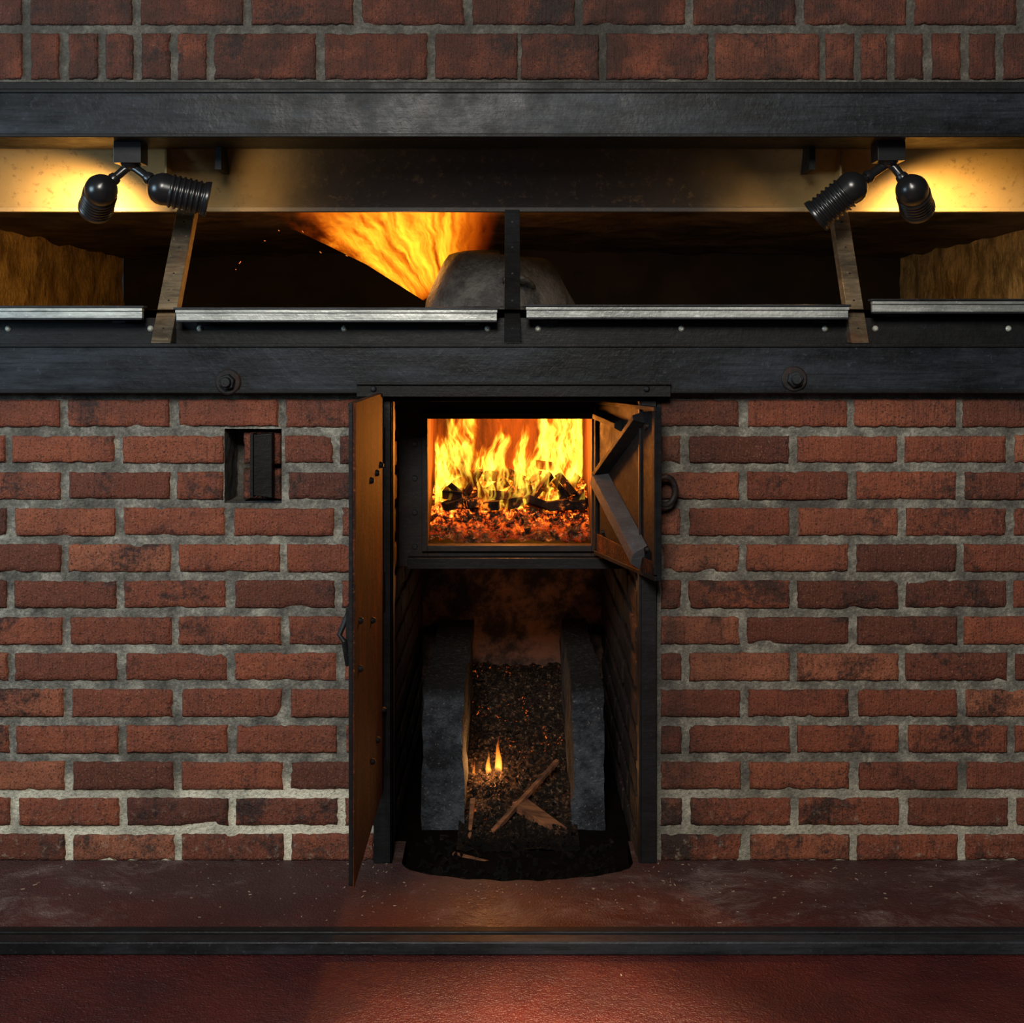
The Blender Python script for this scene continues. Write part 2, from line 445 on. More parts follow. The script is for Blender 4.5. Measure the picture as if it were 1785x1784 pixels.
wall.panel(-XE,XE,PZ(165),2.02,TF,'mortar')
nd=.12
wall.panel(.008,nd,NZ0,NZ1,lambda u,v,d:(NX0-d+.007,u,v),'mortar_soot')
wall.panel(.008,nd,NZ0,NZ1,lambda u,v,d:(NX1+d-.007,u,v),'mortar_soot')
wall.panel(NX0,NX1,.008,nd,lambda u,v,d:(u,v,NZ0-d+.007),'mortar_soot')
wall.panel(NX0,NX1,.008,nd,lambda u,v,d:(u,v,NZ1+d-.007),'mortar_soot')
wall.panel(NX0,NX1,NZ0,NZ1,lambda u,v,d:(u,nd+d-.007,v),'mortar_soot')
wall.brick(NX0+.030,NX1-.006,NZ0+.004,NZ0+.062,lambda u,v,d:(u,.028+d,v),'brick',.4)
wall.brick(NX0+.030,NX1-.006,NZ0+.07,NZ1-.006,lambda u,v,d:(u,.028+d,v),'brick',.3)
wall.box(-XE,NX0-.012,.022,.10,0,PZ(640),'mortar_soot')
wall.box(-XE,XE,.025,.10,PZ(150)+.0,2.02,'mortar_soot')
wall.box(OPX1+.0,XE,.022,.10,0,PZ(640),'mortar_soot')
wall.build('wall_back')

nb=MB()
x=PX(441)
nb.hexa([(x,-.012,PZ(862)),(x+.036,-.004,PZ(868)),(x+.036,.022,PZ(868)),(x,.022,PZ(862))],[(x,-.012,PZ(758)),(x+.036,-.004,PZ(756)),(x+.036,.022,PZ(756)),(x,.022,PZ(758))],'black')
nb.box(x-.002,x+.004,-.02,.02,PZ(866),PZ(756),'black')
nb.build('damper_flap',.001)

# ------------------------------------------------------------ floor
fl=MB()
N=48; xa,xb=-.205,.225
arc=[]
for i in range(N+1):
    t=i/N; x=xa+(xb-xa)*t
    y=-.008-.080*(math.sin(math.pi*t)**.45)+.007*noise.noise(Vector((x*30,0,0)))+.004*noise.noise(Vector((x*90,4,0)))
    arc.append((x,y))
bk=[(-3.5,.1),(-1.2,.1),(xa-.0005,.1)]+arc+[(xb+.0005,.1),(1.2,.1),(3.5,.1)]
vs=[];fs=[]
for x,y in bk: vs+=[(x,y,0),(x,-4.5,0)]
for i in range(len(bk)-1): fs.append((2*i,2*i+1,2*i+3,2*i+2))
fl.add(vs,fs,'floor')
vs=[];fs=[]
for x,y in [(xa,.1)]+arc+[(xb,.1)]: vs+=[(x,y,0),(x,y,-.05)]
for i in range(len(vs)//2-1): fs.append((2*i,2*i+2,2*i+3,2*i+1))
fl.add(vs,fs,'pitfloor')
fl.build('floor')

rl=MB(); rl.box(-2.2,2.2,-.325,-.305,0.0005,.014,'black'); rl.box(-2.2,2.2,-.352,-.325,.0005,.006,'black'); rl.box(-2.2,2.2,-.380,-.352,0.0005,.022,'steel')
rl.build('floor_rail',.004)

ch=MB()
def onfloor(px,py):
    y=D*900/(py-HY)-D
    return ((px-CX)*S*(D+y)/D,y)
for i in range(520):
    py=1508+abs(R.gauss(0,1))*50
    if i<280: px=R.gauss(980,260)
    else: px=R.uniform(20,1770)
    if py>1640:
        if R.random()<.7: continue
    x,y=onfloor(px,py)
    if y<-.30 and y>-.385: continue
    if xa-.01<x<xb+.01 and y>-.095: continue
    if y>-.01: continue
    s_=R.uniform(.0004,.0011); ch.chunk((x,y,s_*.5),(s_*R.uniform(1,3.5),s_*.8,s_*.4),'chip',rot=(0,0,R.uniform(0,6)))
ch.build('scattered_wood_chips')

# ------------------------------------------------------------ steel beams
def beam(y0,pyt,pyb,depth):
    b=MB(); z1=PZ(pyt,y0);z0=PZ(pyb,y0)
    b.box(-XE,XE,y0+.004,y0+depth,z0+.0005,z1-.0005,'beam')
    b.box(-XE,XE,y0,y0+depth*.9,z1-.007,z1,'black'); b.box(-XE,XE,y0,y0+depth*.9,z0,z0+.007,'black')
    return b
b=beam(-.03,155,239,.15)
b.box(-XE,XE,-.012,.008,PZ(158),PZ(145),'black')
b.build('steel_beam',.0015)
b=beam(-.03,599,686,.05)
b.build('steel_beam',.0015)
b=MB(); b.box(PX(622,-.035),PX(1169,-.035),-.038,-.030,PZ(692,-.035),PZ(667,-.035),'black')
b.box(PX(622,-.035),PX(1169,-.035),-.044,-.030,PZ(671,-.035),PZ(666,-.035),'black')
for px in (651,1127): b.rev(P(px,678,-.038),(0,-1,0),[(.006,0),(.006,.003),(.003,.005)],12,'steel')
b.build('lintel_plate',.001,FURN)
for px,py in((398,666),(1384,661)):
    b=MB(); c=P(px,py,-.026)
    b.rev(c,(0,-1,0),[(.024,0),(.024,.004),(.021,.006)],28,'plate')
    b.rev(c,(0,-1,0),[(.0155,.005),(.0155,.016),(.0135,.018)],6,'steel',False,rot=.3)
    b.rev(c,(0,-1,0),[(.0095,.015),(.0095,.026),(.008,.028)],16,'steel')
    b.build('hex_bolt',.0008)

# ------------------------------------------------------------ oven hatch front
f=MB()
SY=.018
f.box(-XE,XE,SY,SY+.012,PZ(604,-.03)-.003,PZ(554,SY),'black')
for px in(14,262,348,600,850,938,1188,1438,1526,1758):
    f.rev(P(px,573,SY),(0,-1,0),[(.0058,0),(.005,.002),(.0025,.0035)],12,'screw')
f.build('oven_sill_plate',.001,OVEN)
for a,b_,t,bt in((-160,250,533,557),(302,870,536,561),(914,1484,531,556),(1519,1950,521,546)):
    f=MB(); y=-.03
    x0,x1=PX(a,y),PX(b_,y); z1=PZ(t,y); z0=PZ(bt,y)
    f.box(x0+.004,x1-.004,y+.006,-.012,z0,z1-.004,'alu')
    f.box(x0,x1,y,-.005,z1-.004,z1,'steel'); f.box(x0+.003,x1-.003,y+.002,-.012,z1-.010,z1-.0045,'alu')
    f.box(x0+.004,x1-.004,y+.003,-.012,z0-.001,z0+.003,'steel')
    for xx in (x0+.05,x1-.05): f.box(xx-.012,xx+.012,-.013,SY,z0-.006,z0+.008,'black')
    f.build('galvanised_rail',.0008)
def strut(pb,pt,w,name='hood_strut',mir=1,k='strut'):
    f=MB(); B=P(pb,598,-.022); T_=P(pt,366,.185)
    hw=w*S/2
    def pr(x0,x1,y0,y1,kk=k):
        f.hexa([B+Vector(q) for q in((x0,y0,0),(x1,y0,0),(x1,y1,0),(x0,y1,0))],[T_+Vector(q) for q in((x0,y0,0),(x1,y0,0),(x1,y1,0),(x0,y1,0))],kk)
    pr(-hw,hw,-.004,0)
    if mir>0: pr(hw-.004,hw,0,.03)
    elif mir<0: pr(-hw,-hw+.004,0,.03)
    for t in (.1,.3,.5,.7,.9):
        c=B.lerp(T_,t)+Vector((0,-.004,0)); f.rev(c,(0,-1,.0),[(.0022,0),(.002,.0008)],10,'black')
    f.build(name,.0008,OVEN)
strut(281,325,34,mir=1)
strut(893,893,28,mir=0,k='black')
strut(1499,1463,30,mir=-1)

h=MB(); yb_=.20; yt_=.13
z0=PZ(366,yb_); z1=PZ(232,yt_)
n=24; vs=[];fs=[]; cols_=40
for j in range(n+1):
    t=j/n; z=z0+(z1-z0)*t; y=yb_+(yt_-yb_)*(t**1.6)-.012*math.sin(math.pi*t)
    for i in range(cols_+1):
        x=-XE+2*XE*i/cols_; vs.append((x,y+.002*noise.noise(Vector((x*3,z*6,0))),z))
A=cols_+1
fs=[(j*A+i,j*A+i+1,(j+1)*A+i+1,(j+1)*A+i) for j in range(n) for i in range(cols_)]
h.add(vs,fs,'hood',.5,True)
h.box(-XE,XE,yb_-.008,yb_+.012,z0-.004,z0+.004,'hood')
for px in(388,1408):
    c=P(px,278,.13); h.box(c.x-.006,c.x+.006,.09,.165,c.z-.025,c.z+.04,'black')
for px in(310,1480):
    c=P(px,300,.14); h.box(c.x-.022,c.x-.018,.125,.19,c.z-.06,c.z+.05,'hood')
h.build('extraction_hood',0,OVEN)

# oven chamber
o=MB(); CZ=1.285; HZ=1.03; WX=1.42; BY=2.35
def surf(T,u0,u1,v0,v1,k,nu=50,nv=20,amp=.012):
    vs=[];A=nu+1
    for j in range(nv+1):
        for i in range(nu+1):
            u=u0+(u1-u0)*i/nu; v=v0+(v1-v0)*j/nv
            d=amp*noise.noise(Vector((u*7,v*7,1)))+amp*.4*noise.noise(Vector((u*23,v*23,4)))
            vs.append(T(u,v,d))
    o.add(vs,[(j*A+i,j*A+i+1,(j+1)*A+i+1,(j+1)*A+i) for j in range(nv) for i in range(nu)],k,.5,True)
surf(lambda u,v,d:(-WX+d,u,v),0.02,BY,HZ-.02,CZ+.03,'oven')
surf(lambda u,v,d:(WX+d,u,v),0.02,BY,HZ-.02,CZ+.03,'oven')
surf(lambda u,v,d:(u,BY+d,v),-WX,WX,HZ-.02,CZ+.03,'ovenback',80)
surf(lambda u,v,d:(u,v,CZ+d+.03*(1-abs(u)/WX)),-WX,WX,.21,BY,'ovendark',80,50)
surf(lambda u,v,d:(u,v,HZ+d*.2),-WX,WX,.0,BY,'ovendark',80,50)
o.box(-WX-.1,WX+.1,.0+.03,BY+.1,HZ-.06,HZ-.02,'ovendark')
o.build('oven_chamber',0,OVEN)

d=MB()
c=Vector((PX(872,.62),.62,HZ+.004))
seg=64
prof=[(.178,0),(.172,.03),(.160,.06),(.146,.09),(.132,.115),(.118,.132),(.10,.138),(.05,.142),(.002,.143)]
vs=[];fs=[]
for r,hh in prof:
    for i in range(seg):
        t=2*math.pi*i/seg
        rr=r*(1+.035*noise.noise(Vector((math.cos(t)*2,math.sin(t)*2,hh*18))))
        hz=hh+.010*noise.noise(Vector((math.cos(t)*2+4,math.sin(t)*2,hh*6)))-.012*math.cos(t)*(hh/.14)*0.6
        vs.append((c.x+rr*math.cos(t),c.y+rr*.8*math.sin(t),c.z+hz))
for j in range(len(prof)-1):
    for i in range(seg): fs.append((j*seg+i,j*seg+(i+1)%seg,(j+1)*seg+(i+1)%seg,(j+1)*seg+i))
fs.append(tuple((len(prof)-1)*seg+i for i in range(seg)))
d.add(vs,fs,'dome',.5,True)
d.tube([(c.x+.01,c.y-.135,c.z+.075),(c.x+.03,c.y-.16,c.z+.085),(c.x+.06,c.y-.155,c.z+.075),(c.x+.075,c.y-.125,c.z+.06)],.007,'dome')
d.rev((c.x,c.y,c.z),(0,0,1),[(.186,0),(.186,.012),(.176,.016)],48,'dome',True,sx=1)
d.build('cast_iron_burner_dome')

# ------------------------------------------------------------ volume flames
apex=Vector((PX(750,.72),.72,PZ(520,.72)))
fan=[(738,524),(700,500),(640,462),(565,425),(500,395),(455,366),(455,352),(880,352),(866,400),(858,450),(790,490)]
y0,y1=.68,.80
mb=MB()
n=len(fan); vs=[P(a,b_,.74)-apex for a,b_ in fan]
vA=[Vector((v.x,y0-.72,v.z)) for v in vs]; vB=[Vector((v.x,y1-.72,v.z)) for v in vs]
for v in vA+vB:
    v.z=min(v.z,CZ+.015-apex.z)
m=M('oven_jet_flame',vol=True)
X=m.xyz()
xx=m.math('SUBTRACT',X[0],.06); zz=m.math('ADD',X[2],.10)
ang=m.math('ARCTAN2',zz,m.math('MULTIPLY',xx,-1.))
rad=m.math('SQRT',m.math('ADD',m.math('MULTIPLY',xx,xx),m.math('MULTIPLY',zz,zz)))
wob=m.noise(5,5,.62)
cv=m.n('ShaderNodeCombineXYZ')
m.put(cv.inputs[0],m.math('MULTIPLY',m.math('ADD',ang,m.math('MULTIPLY',wob,.55)),17.)); m.put(cv.inputs[1],m.math('MULTIPLY',rad,6.)); m.put(cv.inputs[2],m.math('MULTIPLY',X[1],3.))
s1=m.noise(1.,7,.72,vec=cv.outputs[0],dist=.2)
ae=m.math('ADD',ang,m.math('MULTIPLY',m.math('SUBTRACT',s1,.5),.5))
env=m.math('MULTIPLY',m.sm(ae,.60,.78),m.sm(ae,1.40,1.95,1,0))
env=m.math('MULTIPLY',env,m.sm(rad,.10,.16))
env=m.math('MULTIPLY',env,m.sm(rad,.30,.52,1,.10))
env=m.math('MULTIPLY',env,m.sm(m.math('ABSOLUTE',X[1]),.02,.06,1,0))
dn=m.math('MULTIPLY',env,m.sm(s1,.33,.68,.12,1.))
em=m.n('ShaderNodeEmission'); m.put(em.inputs[0],m.ramp(dn,[(0,(.9,.08,.002)),(.28,(1,.20,.005)),(.7,(1,.44,.02))]))
m.put(em.inputs[1],m.math('MULTIPLY',dn,38.)); m.nt.links.new(em.outputs[0],m.out.inputs['Volume'])
m.m.cycles.volume_step_rate=.4
MAT['jet']=m.m
mb.add(vA+vB,[tuple(range(n))[::-1],tuple(range(n,2*n))]+[(i,(i+1)%n,n+(i+1)%n,n+i) for i in range(n)],'jet')
j=mb.build('oven_flame_jet'); j.location=apex
sp=MB()
for px,py in((410,470),(418,458),(462,420),(606,446),(526,404),(560,440),(488,402)):
    c=P(px+R.uniform(-2,2),py,.74); sp.chunk(c,(.0026*R.uniform(.4,1.4),.0007,.0007),'spark',rot=(0,R.uniform(-1,1),0))
sp.build('flying_sparks')

# ------------------------------------------------------------ furnace mouth
FY=.25; CWX=.233
frame=MB()
frame.box(PX(652),PX(684),-.010,.02,-.0,PZ(688),'black'); frame.box(PX(680),PX(684),-.010,.05,0,PZ(688),'black')
frame.box(PX(1117),PX(1143),-.010,.02,0,PZ(688),'black'); frame.box(PX(1113),PX(1117),-.010,.05,0,PZ(688),'black')
frame.box(PX(652),PX(1143),-.010,.05,PZ(700),PZ(684),'black')
frame.build('furnace_door_frame',.001,FURN)

ch=MB()
TL=lambda u,v,d:(-CWX-d,u,v); TR=lambda u,v,d:(CWX+d,u,v)
for T in(TL,TR):
    ch.panel(.02,1.0,-.04,.90,T,'mortar_soot',step=.02)
    for r in range(14):
        z0=-.03+.0677*r; off=0 if r%2 else -.1
        for k in range(6):
            a=.022+off+.203*k; b_=a+.19
            a=max(a,.022); b_=min(b_,.99)
            if b_-a>.02: ch.brick(a,b_,z0+.006,z0+.058,T,'brick_soot')
ch.panel(-CWX-.03,CWX+.03,-.06,.60,lambda u,v,d:(u,.965+d,v),'backstone',step=.02,amp=.022)
ch.box(-CWX-.05,CWX+.05,-.12,1.05,-.06,-.034,'pitfloor')
ch.box(-CWX-.03,CWX+.03,.05,1.0,.868,.90,'mortar_soot')
ch.build('furnace_chamber',0,FURN)

fb=MB()
x0,x1=PX(746,FY),PX(1031,FY); z0,z1=PZ(950,FY),PZ(730,FY); pz0=PZ(988,FY)
fb.box(-CWX,x0,FY,FY+.02,pz0,.87,'plate'); fb.box(x1,CWX,FY,FY+.02,pz0,.87,'plate')
fb.box(x0,x1,FY,FY+.02,z1,.87,'plate'); fb.box(x0,x1,FY,FY+.02,pz0,z0,'plate')
lw=.012
for (a,b_,c_,d_) in((x0-lw,x0,z0-lw,z1+lw),(x1,x1+lw,z0-lw,z1+lw),(x0,x1,z1,z1+lw),(x0,x1,z0-lw,z0)):
    fb.box(a,b_,FY-.012,FY,c_,d_,'plate')
fb.box(-CWX+.02,CWX-.002,FY-.03,FY,pz0,pz0+.022,'black')
fb.box(-.19,.20,FY-.02,FY,.845,.866,'plate')
for i in range(5): fb.rev((-.20,FY,.55+.07*i),(0,-1,0),[(.006,0),(.005,.004)],10,'steel')
for i in range(2): fb.rev((x1+.02,FY-.004,.62+.14*i),(0,0,1),[(.009,-.02),(.009,.02)],12,'black')
FB=FY+.40
fb.box(x0-.04,x0-.004,FY+.02,FB,z0-.02,z1+.03,'lining'); fb.box(x1+.004,x1+.04,FY+.02,FB,z0-.02,z1+.03,'lining')
fb.box(x0-.04,x1+.04,FB,FB+.03,z0-.02,z1+.03,'lining'); fb.box(x0-.04,x1+.04,FY+.02,FB,z1+.012,z1+.04,'lining')
fb.box(x0-.04,x1+.04,FY+.02,FB+.03,pz0+.005,z0-.004,'plate')
fb.build('firebox',.001,FURN)

bedz=lambda t: z0+.004+.100*min(1,t*2.2)**.9
eb=MB(); vs=[];nu,nv=70,56
for j in range(nv+1):
    for i in range(nu+1):
        u=x0+.0+(x1-x0)*i/nu; y=FY+.022+(FB-FY-.022)*j/nv
        t=j/nv
        z=bedz(t)+.010*noise.noise(Vector((u*28,y*28,2)))+.008*noise.noise(Vector((u*80,y*80,5)))
        vs.append((u,y,z))
eb.add(vs,[(j*(nu+1)+i,j*(nu+1)+i+1,(j+1)*(nu+1)+i+1,(j+1)*(nu+1)+i) for j in range(nv) for i in range(nu)],'ember',.5,True)
for i in range(520):
    u=R.uniform(x0+.01,x1-.01); t=R.random()*.8; y=FY+.03+(FB-FY-.06)*t
    z=bedz(t); s_=R.uniform(.002,.006)
    eb.chunk((u,y,z+s_*.4),(s_*1.5,s_,s_*.8),'ember',.45)
eb.build('ember_bed')
cb=MB()
# stacked, half-burnt split billets: each layer rests on the one below and steps back
for lay in range(6):
    t=.26+.05*lay; y=FY+.4*t; zbase=bedz(.26)+.006+lay*.0185
    u=x0+.016+R.uniform(0,.02)+.006*lay
    while u<x1-.02-.004*lay:
        w_=R.uniform(.013,.024)
        if R.random()<(.90-.13*lay):
            cb.chunk((u+w_,y+R.uniform(-.014,.012),zbase+R.uniform(-.004,.004)),(w_,R.uniform(.010,.016),R.uniform(.0085,.0115)),'char',.16,rot=(R.uniform(-.3,.3),R.uniform(-.5,.5),R.uniform(-.6,.6)))
        u+=2*w_+R.uniform(-.004,.020)
for i in range(14):
    u=R.uniform(x0+.03,x1-.03); y=FY+.4*R.uniform(.24,.42); z=bedz(.28)+R.uniform(.01,.05)
    cb.chunk((u,y,z),(R.uniform(.022,.034),.006,.006),'char',.2,rot=(R.uniform(-.4,.4),R.choice((-1,1))*R.uniform(.3,1.1),R.uniform(-.6,.6)))
cb.build('burning_wood_blocks',.001)

# flame volume in firebox
m=M('firebox_flame',vol=True); X=m.xyz()
v=m.vadd(m.obj,m.noise(8,2,.5,color=True),(.085,.0,.05))
v=m.vadd(v,m.noise(26,2,.5,color=True),(.026,.0,.03))
a=m.noise(1.,2,.5,vec=m.map((26,7,6.5),vec=v))
b2=m.noise(1.,3,.6,vec=m.map((60,9,11),vec=v,loc=(3,5,1)))
rid=m.math('ABSOLUTE',m.math('SUBTRACT',b2,.5))
fil=m.sm(rid,.0,.08,1,.08)
thr=m.sm(X[2],0.,.19,.38,.48,'LINEAR')
q=m.sm(m.math('SUBTRACT',a,thr),.0,.10)
q=m.math('MULTIPLY',q,fil)
q=m.math('MULTIPLY',q,m.sm(X[2],.0,.03))
em=m.n('ShaderNodeEmission'); m.put(em.inputs[0],m.ramp(q,[(0,(1,.11,.002)),(.25,(1,.28,.006)),(.7,(1,.60,.05))]))
m.put(em.inputs[1],m.math('MULTIPLY',q,60.)); m.nt.links.new(em.outputs[0],m.out.inputs['Volume'])
m.m.cycles.volume_step_rate=.4
MAT['fire']=m.m
mb=MB(); hx=(x1-x0)/2-.008
mb.box(-hx,hx,-.040,.090,0,z1+.008-(z0+.045),'fire')
fo=mb.build('firebox_flames'); fo.location=((x0+x1)/2,FY+.135,z0+.045)

# small pit flames
m=M('pit_flame',vol=True); X=m.xyz()
em=m.n('ShaderNodeEmission'); m.put(em.inputs[0],m.ramp(m.sm(X[2],0,.09,0,1,'LINEAR'),[(0,(1,.45,.07)),(.5,(1,.34,.03)),(1,(1,.12,.01))]))
m.put(em.inputs[1],m.sm(X[2],-.0,.085,200,60,'LINEAR')); m.nt.links.new(em.outputs[0],m.out.inputs['Volume'])
m.m.cycles.volume_step_rate=1.
MAT['pitfire']=m.m
def tongue(name,base,hgt,rad,lean,ph):
    mb=MB(); pts=[];rs=[]
    for i in range(17):
        t=i/16; r=rad*(math.sin(math.pi*min(1,t*1.0+.06)**.6)**1.0)*(1-t)**.35+.0002
        pts.append((lean*t*t+.004*math.sin(t*7+ph)*t,.001*math.sin(t*5),hgt*t)); rs.append(r)
    mb.tube(pts,rs,'pitfire',12); o_=mb.build(name); o_.location=base; return o_
fe=empty('small_ash_flame')
for (px,pb,pt,rad,le,ph) in((868,1356,1276,.009,.004,0),(853,1362,1304,.0075,-.006,2),(829,1388,1318,.007,-.005,1),(840,1388,1354,.007,.006,3),(860,1372,1345,.006,.003,5)):
    b0=P(px,pb,.45)
    o_=tongue('tongue',b0,(pb-pt)*S*1.18,rad,le,ph); o_.parent=fe

def rslab(mb,x0,x1,y0,y1,z0,z1,k):
    nx,ny,nz=8,30,20
    def q(x,y,z):
        p=Vector((x,y,z)); e=.007
        dd=Vector((noise.noise(p*14),noise.noise(p*14+Vector((5,0,0))),noise.noise(p*14+Vector((0,7,0)))))*e
        dd+=Vector((noise.noise(p*50),noise.noise(p*50+Vector((5,0,0))),noise.noise(p*50+Vector((0,7,0)))))*.003
        return p+dd
    def face(f,a,b_):
        vs=[q(*f(i/a,j/b_)) for j in range(b_+1) for i in range(a+1)]
        mb.add(vs,[(j*(a+1)+i,j*(a+1)+i+1,(j+1)*(a+1)+i+1,(j+1)*(a+1)+i) for j in range(b_) for i in range(a)],k,.5,True)
    L=lambda a,b_,t:a+(b_-a)*t
    face(lambda s,t:(L(x0,x1,s),y0,L(z0,z1,t)),nx,nz); face(lambda s,t:(L(x0,x1,s),L(y0,y1,t),z1),nx,ny)
    face(lambda s,t:(x0,L(y0,y1,s),L(z0,z1,t)),ny,nz); face(lambda s,t:(x1,L(y0,y1,s),L(z0,z1,t)),ny,nz)
kl=(PX(736,FY),PX(808,FY)); kr=(PX(998,FY),PX(1053,FY)); kz=PZ(1200,FY)
for kk in(kl,kr):
    mb=MB(); rslab(mb,kk[0],kk[1],FY,.94,-.036,kz,'slab'); mb.build('fire_slab_kerb')
ash=MB(); vs=[];nu,nv=60,110
ashz=lambda t:-.03+.19*max(0,t-.1)**1.1
for j in range(nv+1):
    for i in range(nu+1):
        u=kl[1]-.01+(kr[0]-kl[1]+.02)*i/nu; t=j/nv; y=.13+(.95-.13)*t
        z=ashz(t)+.012*noise.noise(Vector((u*20,y*20,2)))+.010*noise.noise(Vector((u*70,y*70,5)))
        vs.append((u,y,z))
ash.add(vs,[(j*(nu+1)+i,j*(nu+1)+i+1,(j+1)*(nu+1)+i+1,(j+1)*(nu+1)+i) for j in range(nv) for i in range(nu)],'ash',.5,True)
for i in range(1300):
    u=R.uniform(kl[1]+.005,kr[0]-.005); t=R.random(); y=.15+.78*t
    s_=R.uniform(.0015,.0045); ash.chunk((u,y,ashz((y-.13)/.82)+.002),(s_*1.6,s_,s_*.6),'ash')
for i in range(160):
    u=R.uniform(-.2,.2); y=R.uniform(-.06,.22); s_=R.uniform(.002,.005); ash.chunk((u,y,-.031),(s_*2,s_,s_*.6),'ash')
ash.build('ash_heap')
def stick(mb,a,b_,w,h_,k='wood'):
    a=Vector(a);b_=Vector(b_); d_=(b_-a); L=d_.length/2; d_.normalize(); s_=d_.cross(Vector((0,0,1))).normalized(); u=s_.cross(d_)
    c=(a+b_)/2; bt=[c-d_*L-s_*w-u*h_,c+d_*L-s_*w*.6-u*h_,c+d_*L+s_*w*.7-u*h_,c-d_*L+s_*w-u*h_]
    tp=[v+u*2*h_*(.8+.3*R.random()) for v in bt]; mb.hexa(bt,tp,k)
fw=empty('kindling_wood')
mb=MB(); stick(mb,P(822,1492,.16),P(972,1338,.42)+Vector((0,0,.014)),.006,.005)
mb.build('stick_long',.001,fw)
mb=MB(); stick(mb,P(903,1414,.31)+Vector((0,0,.016)),P(988,1470,.22)+Vector((0,0,.014)),.020,.008); mb.build('split_wedge',.001,fw)
mb=MB(); stick(mb,P(790,1488,.12),P(888,1514,.07),.005,.003); stick(mb,P(800,1518,.06),P(872,1535,.03),.005,.003); stick(mb,P(915,1533,.02),P(978,1518,.05),.008,.004); stick(mb,P(824,1395,.3),P(818,1472,.2),.005,.007); stick(mb,P(890,1500,.14),P(960,1490,.16),.004,.003)
mb.build('splinters',.001,fw)

# ------------------------------------------------------------ big iron door
dr=MB(); xh=PX(670); zt=PZ(684); zb_=PZ(1372); yn=-.462
th=.005
dr.hexa([(xh-th,-.012,zb_),(xh,-.012,zb_),(xh-.001,yn,zb_),(xh-.001-th,yn,zb_)][::-1],[(xh-th,-.012,zt),(xh,-.012,zt),(xh+.002,yn,zt-.0),(xh+.002-th,yn,zt)][::-1],'rust')
dr.box(xh-.009,xh-.003,yn-.002,yn+.002,zb_+.005,zt,'black')
dr.box(xh-.010,xh-.003,yn,-.02,zt-.005,zt,'rust')
def rivet(y,z): dr.rev((xh,y,z),(1,0,0),[(.006,0),(.0055,.004),(.003,.007)],12,'black')
def ond(px,py):
    yy=D*(PX(670)/(px-CX))/S - D
    return yy,PZ(py,yy)
for px,py in((645,838),(655,825),(662,811),(648,1082),(626,1082),(626,1166),(657,1290),(648,1328),(667,1238)): rivet(*ond(px,py))
zl=PZ(1110,yn)
dr.box(xh-.016,xh-.004,yn+.02,yn+.07,zl-.035,zl+.04,'black')
dr.tube([(xh-.012,yn+.03,zl+.032),(xh-.026,yn+.02,zl-.002),(xh-.018,yn+.015,zl-.01),(xh-.014,yn+.03,zl-.05)],.0045,'black')
for z in(zb_+.10,(zt+zb_)/2,zt-.10): dr.rev((xh-.006,-.016,z),(0,0,1),[(.009,-.035),(.009,.035)],14,'black')
dr.build('iron_furnace_door',.0008)

# ------------------------------------------------------------ small firebox door
A_=Vector((.172,.222,0)); B_=Vector((.262,-.085,0)); dt=.852; db=.538
dv=(B_-A_); W=dv.length; du=dv.normalized(); nn=Vector((0,0,1)).cross(du).normalized()
if nn.x>0: nn=-nn
def Q(u,v,n_): return A_+du*(u*W)+Vector((0,0,db+(dt-db)*v))+nn*n_
sd=MB()
def slab(pts,n0,n1,k):
    b=[Q(u,v,n0) for u,v in pts]; t=[Q(u,v,n1) for u,v in pts]; sd.hexa(b,t,k)
slab([(0,0),(1,0),(1,1),(0,1)],-.008,0,'castdoor')
slab([(0.02,0.005),(.98,0.005),(.98,.10),(0.02,.14)],0,.004,'rust')
for pts in([(0,0),(1,0),(1,.025),(0,.025)],[(0,.975),(1,.975),(1,1),(0,1)],[(.96,.035),(1,.035),(1,.97),(.96,.97)],[(0,.035),(.03,.035),(.03,.97),(0,.97)]):
    slab(pts,0,.006,'castdoor')
def rib(p,q,w,hh,k='castdoor'):
    p=Vector((p[0]*W,p[1]*(dt-db)));q=Vector((q[0]*W,q[1]*(dt-db))); d_=(q-p).normalized(); s_=Vector((-d_.y,d_.x))*w
    def c(a): return (a.x/W,a.y/(dt-db))
    b=[Q(*c(p-s_),0),Q(*c(q-s_),0),Q(*c(q+s_),0),Q(*c(p+s_),0)]
    t=[Q(*c(p-s_*.4),hh),Q(*c(q-s_*.4),hh),Q(*c(q+s_*.4),hh),Q(*c(p+s_*.4),hh)]
    sd.hexa(b,t,k)
rib((.10,.50),(.80,.10),.030,.024,'castrib'); rib((.10,.52),(.80,.93),.012,.022); rib((.06,.90),(.45,.86),.012,.016)
for u in(.12,.85):
    for v in(.16,.88):
        sd.rev(Q(u,v,.0),nn,[(.006,0),(.005,.005)],10,'black')
rc=Q(.86,.5,-.034)
pts=[rc+Vector((0,0,1))*(.026*math.sin(2*math.pi*i/20))-nn*(.020*math.cos(2*math.pi*i/20)) for i in range(20)]
sd.tube(pts,.006,'plate',8,True)
for v in(.2,.75): sd.rev(Q(.0,v,-.004),(0,0,1),[(.008,-.02),(.008,.02)],12,'black')
sd.build('firebox_door',.001)

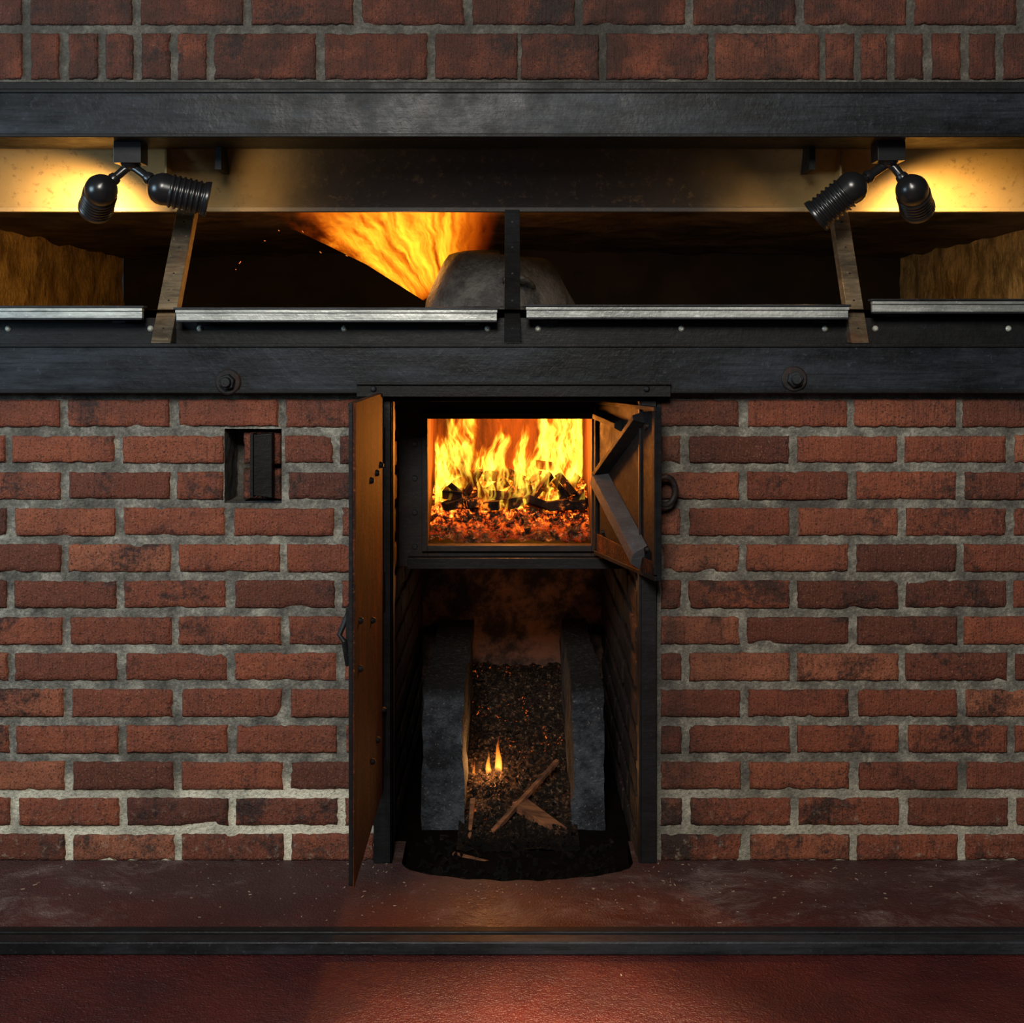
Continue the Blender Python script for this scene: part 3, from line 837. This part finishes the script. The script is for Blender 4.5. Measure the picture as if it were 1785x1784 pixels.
# ------------------------------------------------------------ spot lamps
def lamphead(mb,c,d_,k='lamp',L=.085,r=.031):
    d_=Vector(d_).normalized(); c=Vector(c)
    prof=[(.002,-r),(r*.30,-r*.95),(r*.55,-r*.83),(r*.8,-r*.6),(r*.95,-r*.3),(r,0.0)]
    hh=0.012
    while hh<L-.012:
        prof+=[(r*.93,hh),(r*1.04,hh+.002),(r*1.04,hh+.005),(r*.93,hh+.007)]; hh+=.010
    prof+=[(r*1.08,L-.008),(r*1.10,L),(r*.96,L),(r*.9,L-.012)]
    mb.rev(c,d_,prof,36,k)
    mb.rev(c+d_*(L-.013),d_,[(r*.85,0),(r*.85,.003)],24,'lens')
    return c+d_*(L+.004)
def fixture(mpx,mpy,heads):
    e=empty('twin_spotlight'); yl=.045
    mb=MB(); c=P(mpx,mpy,yl)
    mb.box(c.x-.026,c.x+.026,yl-.024,yl+.024,c.z-.016,PZ(239,-.03)-.0,'lamp')
    mb.rev((c.x,yl,c.z-.016),(0,0,-1),[(.02,0),(.016,.006),(.006,.010)],20,'lamp')
    lights=[]
    for hp,dirv,en,L in heads:
        hc=P(hp[0],hp[1],yl-.02); s0=Vector((c.x,yl,c.z-.02))
        side=1 if hc.x>c.x else -1
        k0=s0+Vector((side*.012,0,-.006)); k1=k0.lerp(hc,.45)
        mb.tube([s0,k0,k1],[.007,.0085,.0085],'lamp',12)
        mb.rev(k1,(hc-k1),[(.011,-.006),(.0125,0),(.011,.006)],16,'lamp')
        mb.tube([k1,hc],[.007,.010],'lamp',12)
        tip=lamphead(mb,hc,dirv,L=L)
        lights.append((tip,dirv,en))
    mb.build('fixture_body',.0006,e)
    for tip,dirv,en in lights:
        ld=bpy.data.lights.new('bulb','SPOT'); ld.energy=en; ld.color=(1,.60,.20); ld.spot_size=math.radians(165); ld.spot_blend=.9; ld.shadow_soft_size=.02
        lo=bpy.data.objects.new('bulb',ld); sc.collection.objects.link(lo); lo.location=tip; lo.parent=e
        lo.rotation_euler=Vector(dirv).to_track_quat('-Z','Y').to_euler()
fixture(228,272,[((176,332),(-.38,.80,-.38),12,.070),((285,330),(.92,.22,-.20),2.8,.085)])
fixture(1548,268,[((1484,328),(-.74,.30,-.62),3.8,.085),((1590,332),(.38,.80,-.38),12,.070)])

# ------------------------------------------------------------ lighting
def area(name,loc,tgt,size,en,col):
    l=bpy.data.lights.new(name,'AREA'); l.energy=en; l.size=size; l.color=col
    o_=bpy.data.objects.new(name,l); sc.collection.objects.link(o_); o_.location=loc
    o_.rotation_euler=(Vector(tgt)-Vector(loc)).to_track_quat('-Z','Y').to_euler(); return o_
area('ceiling_lamp',(-.35,-3.5,2.45),(0,0,.5),.9,122,(1,.94,.85))
area('window_light',(-2.3,-1.2,1.35),(-.8,0,1.05),.7,24,(.56,.82,1))
def pt(name,loc,en,col,r):
    l=bpy.data.lights.new(name,'POINT'); l.energy=en; l.color=col; l.shadow_soft_size=r
    o_=bpy.data.objects.new(name,l); sc.collection.objects.link(o_); o_.location=loc
pt('fire_glow',(0,FY+.13,.765),9.5,(1,.29,.04),.03)
pt('oven_fire_glow',(PX(700,.75),.80,1.17),2,(1,.40,.08),.05)
pt('ash_fire_glow',P(855,1330,.42),1.0,(1,.42,.12),.015)
pt('ash_fire_glow',(0.01,.70,.38),.22,(1,.50,.25),.03)
l=bpy.data.lights.new('added_floor_glow','SPOT'); l.energy=1300; l.color=(1,.62,.36); l.spot_size=math.radians(17); l.spot_blend=1.; l.shadow_soft_size=.05  # unseen warm spot, added to make the glow on the floor
o_=bpy.data.objects.new('added_floor_glow',l); sc.collection.objects.link(o_); o_.location=(.02,-1.0,2.7)
o_.rotation_euler=(Vector((.04,-.74,0))-Vector((.02,-1.0,2.7))).to_track_quat('-Z','Y').to_euler()
w=bpy.data.worlds.new('World'); sc.world=w; w.use_nodes=True
w.node_tree.nodes['Background'].inputs[0].default_value=(.5,.6,.75,1); w.node_tree.nodes['Background'].inputs[1].default_value=.035

cam=bpy.data.cameras.new('Camera'); co=bpy.data.objects.new('Camera',cam); sc.collection.objects.link(co)
co.location=(0,-D,ZC); co.rotation_euler=(math.radians(90),0,0)
cam.sensor_width=36; cam.sensor_fit='HORIZONTAL'; cam.lens=36*D/(1785*S); cam.shift_y=-(892-605)/1785.
cam.clip_start=.05
sc.camera=co
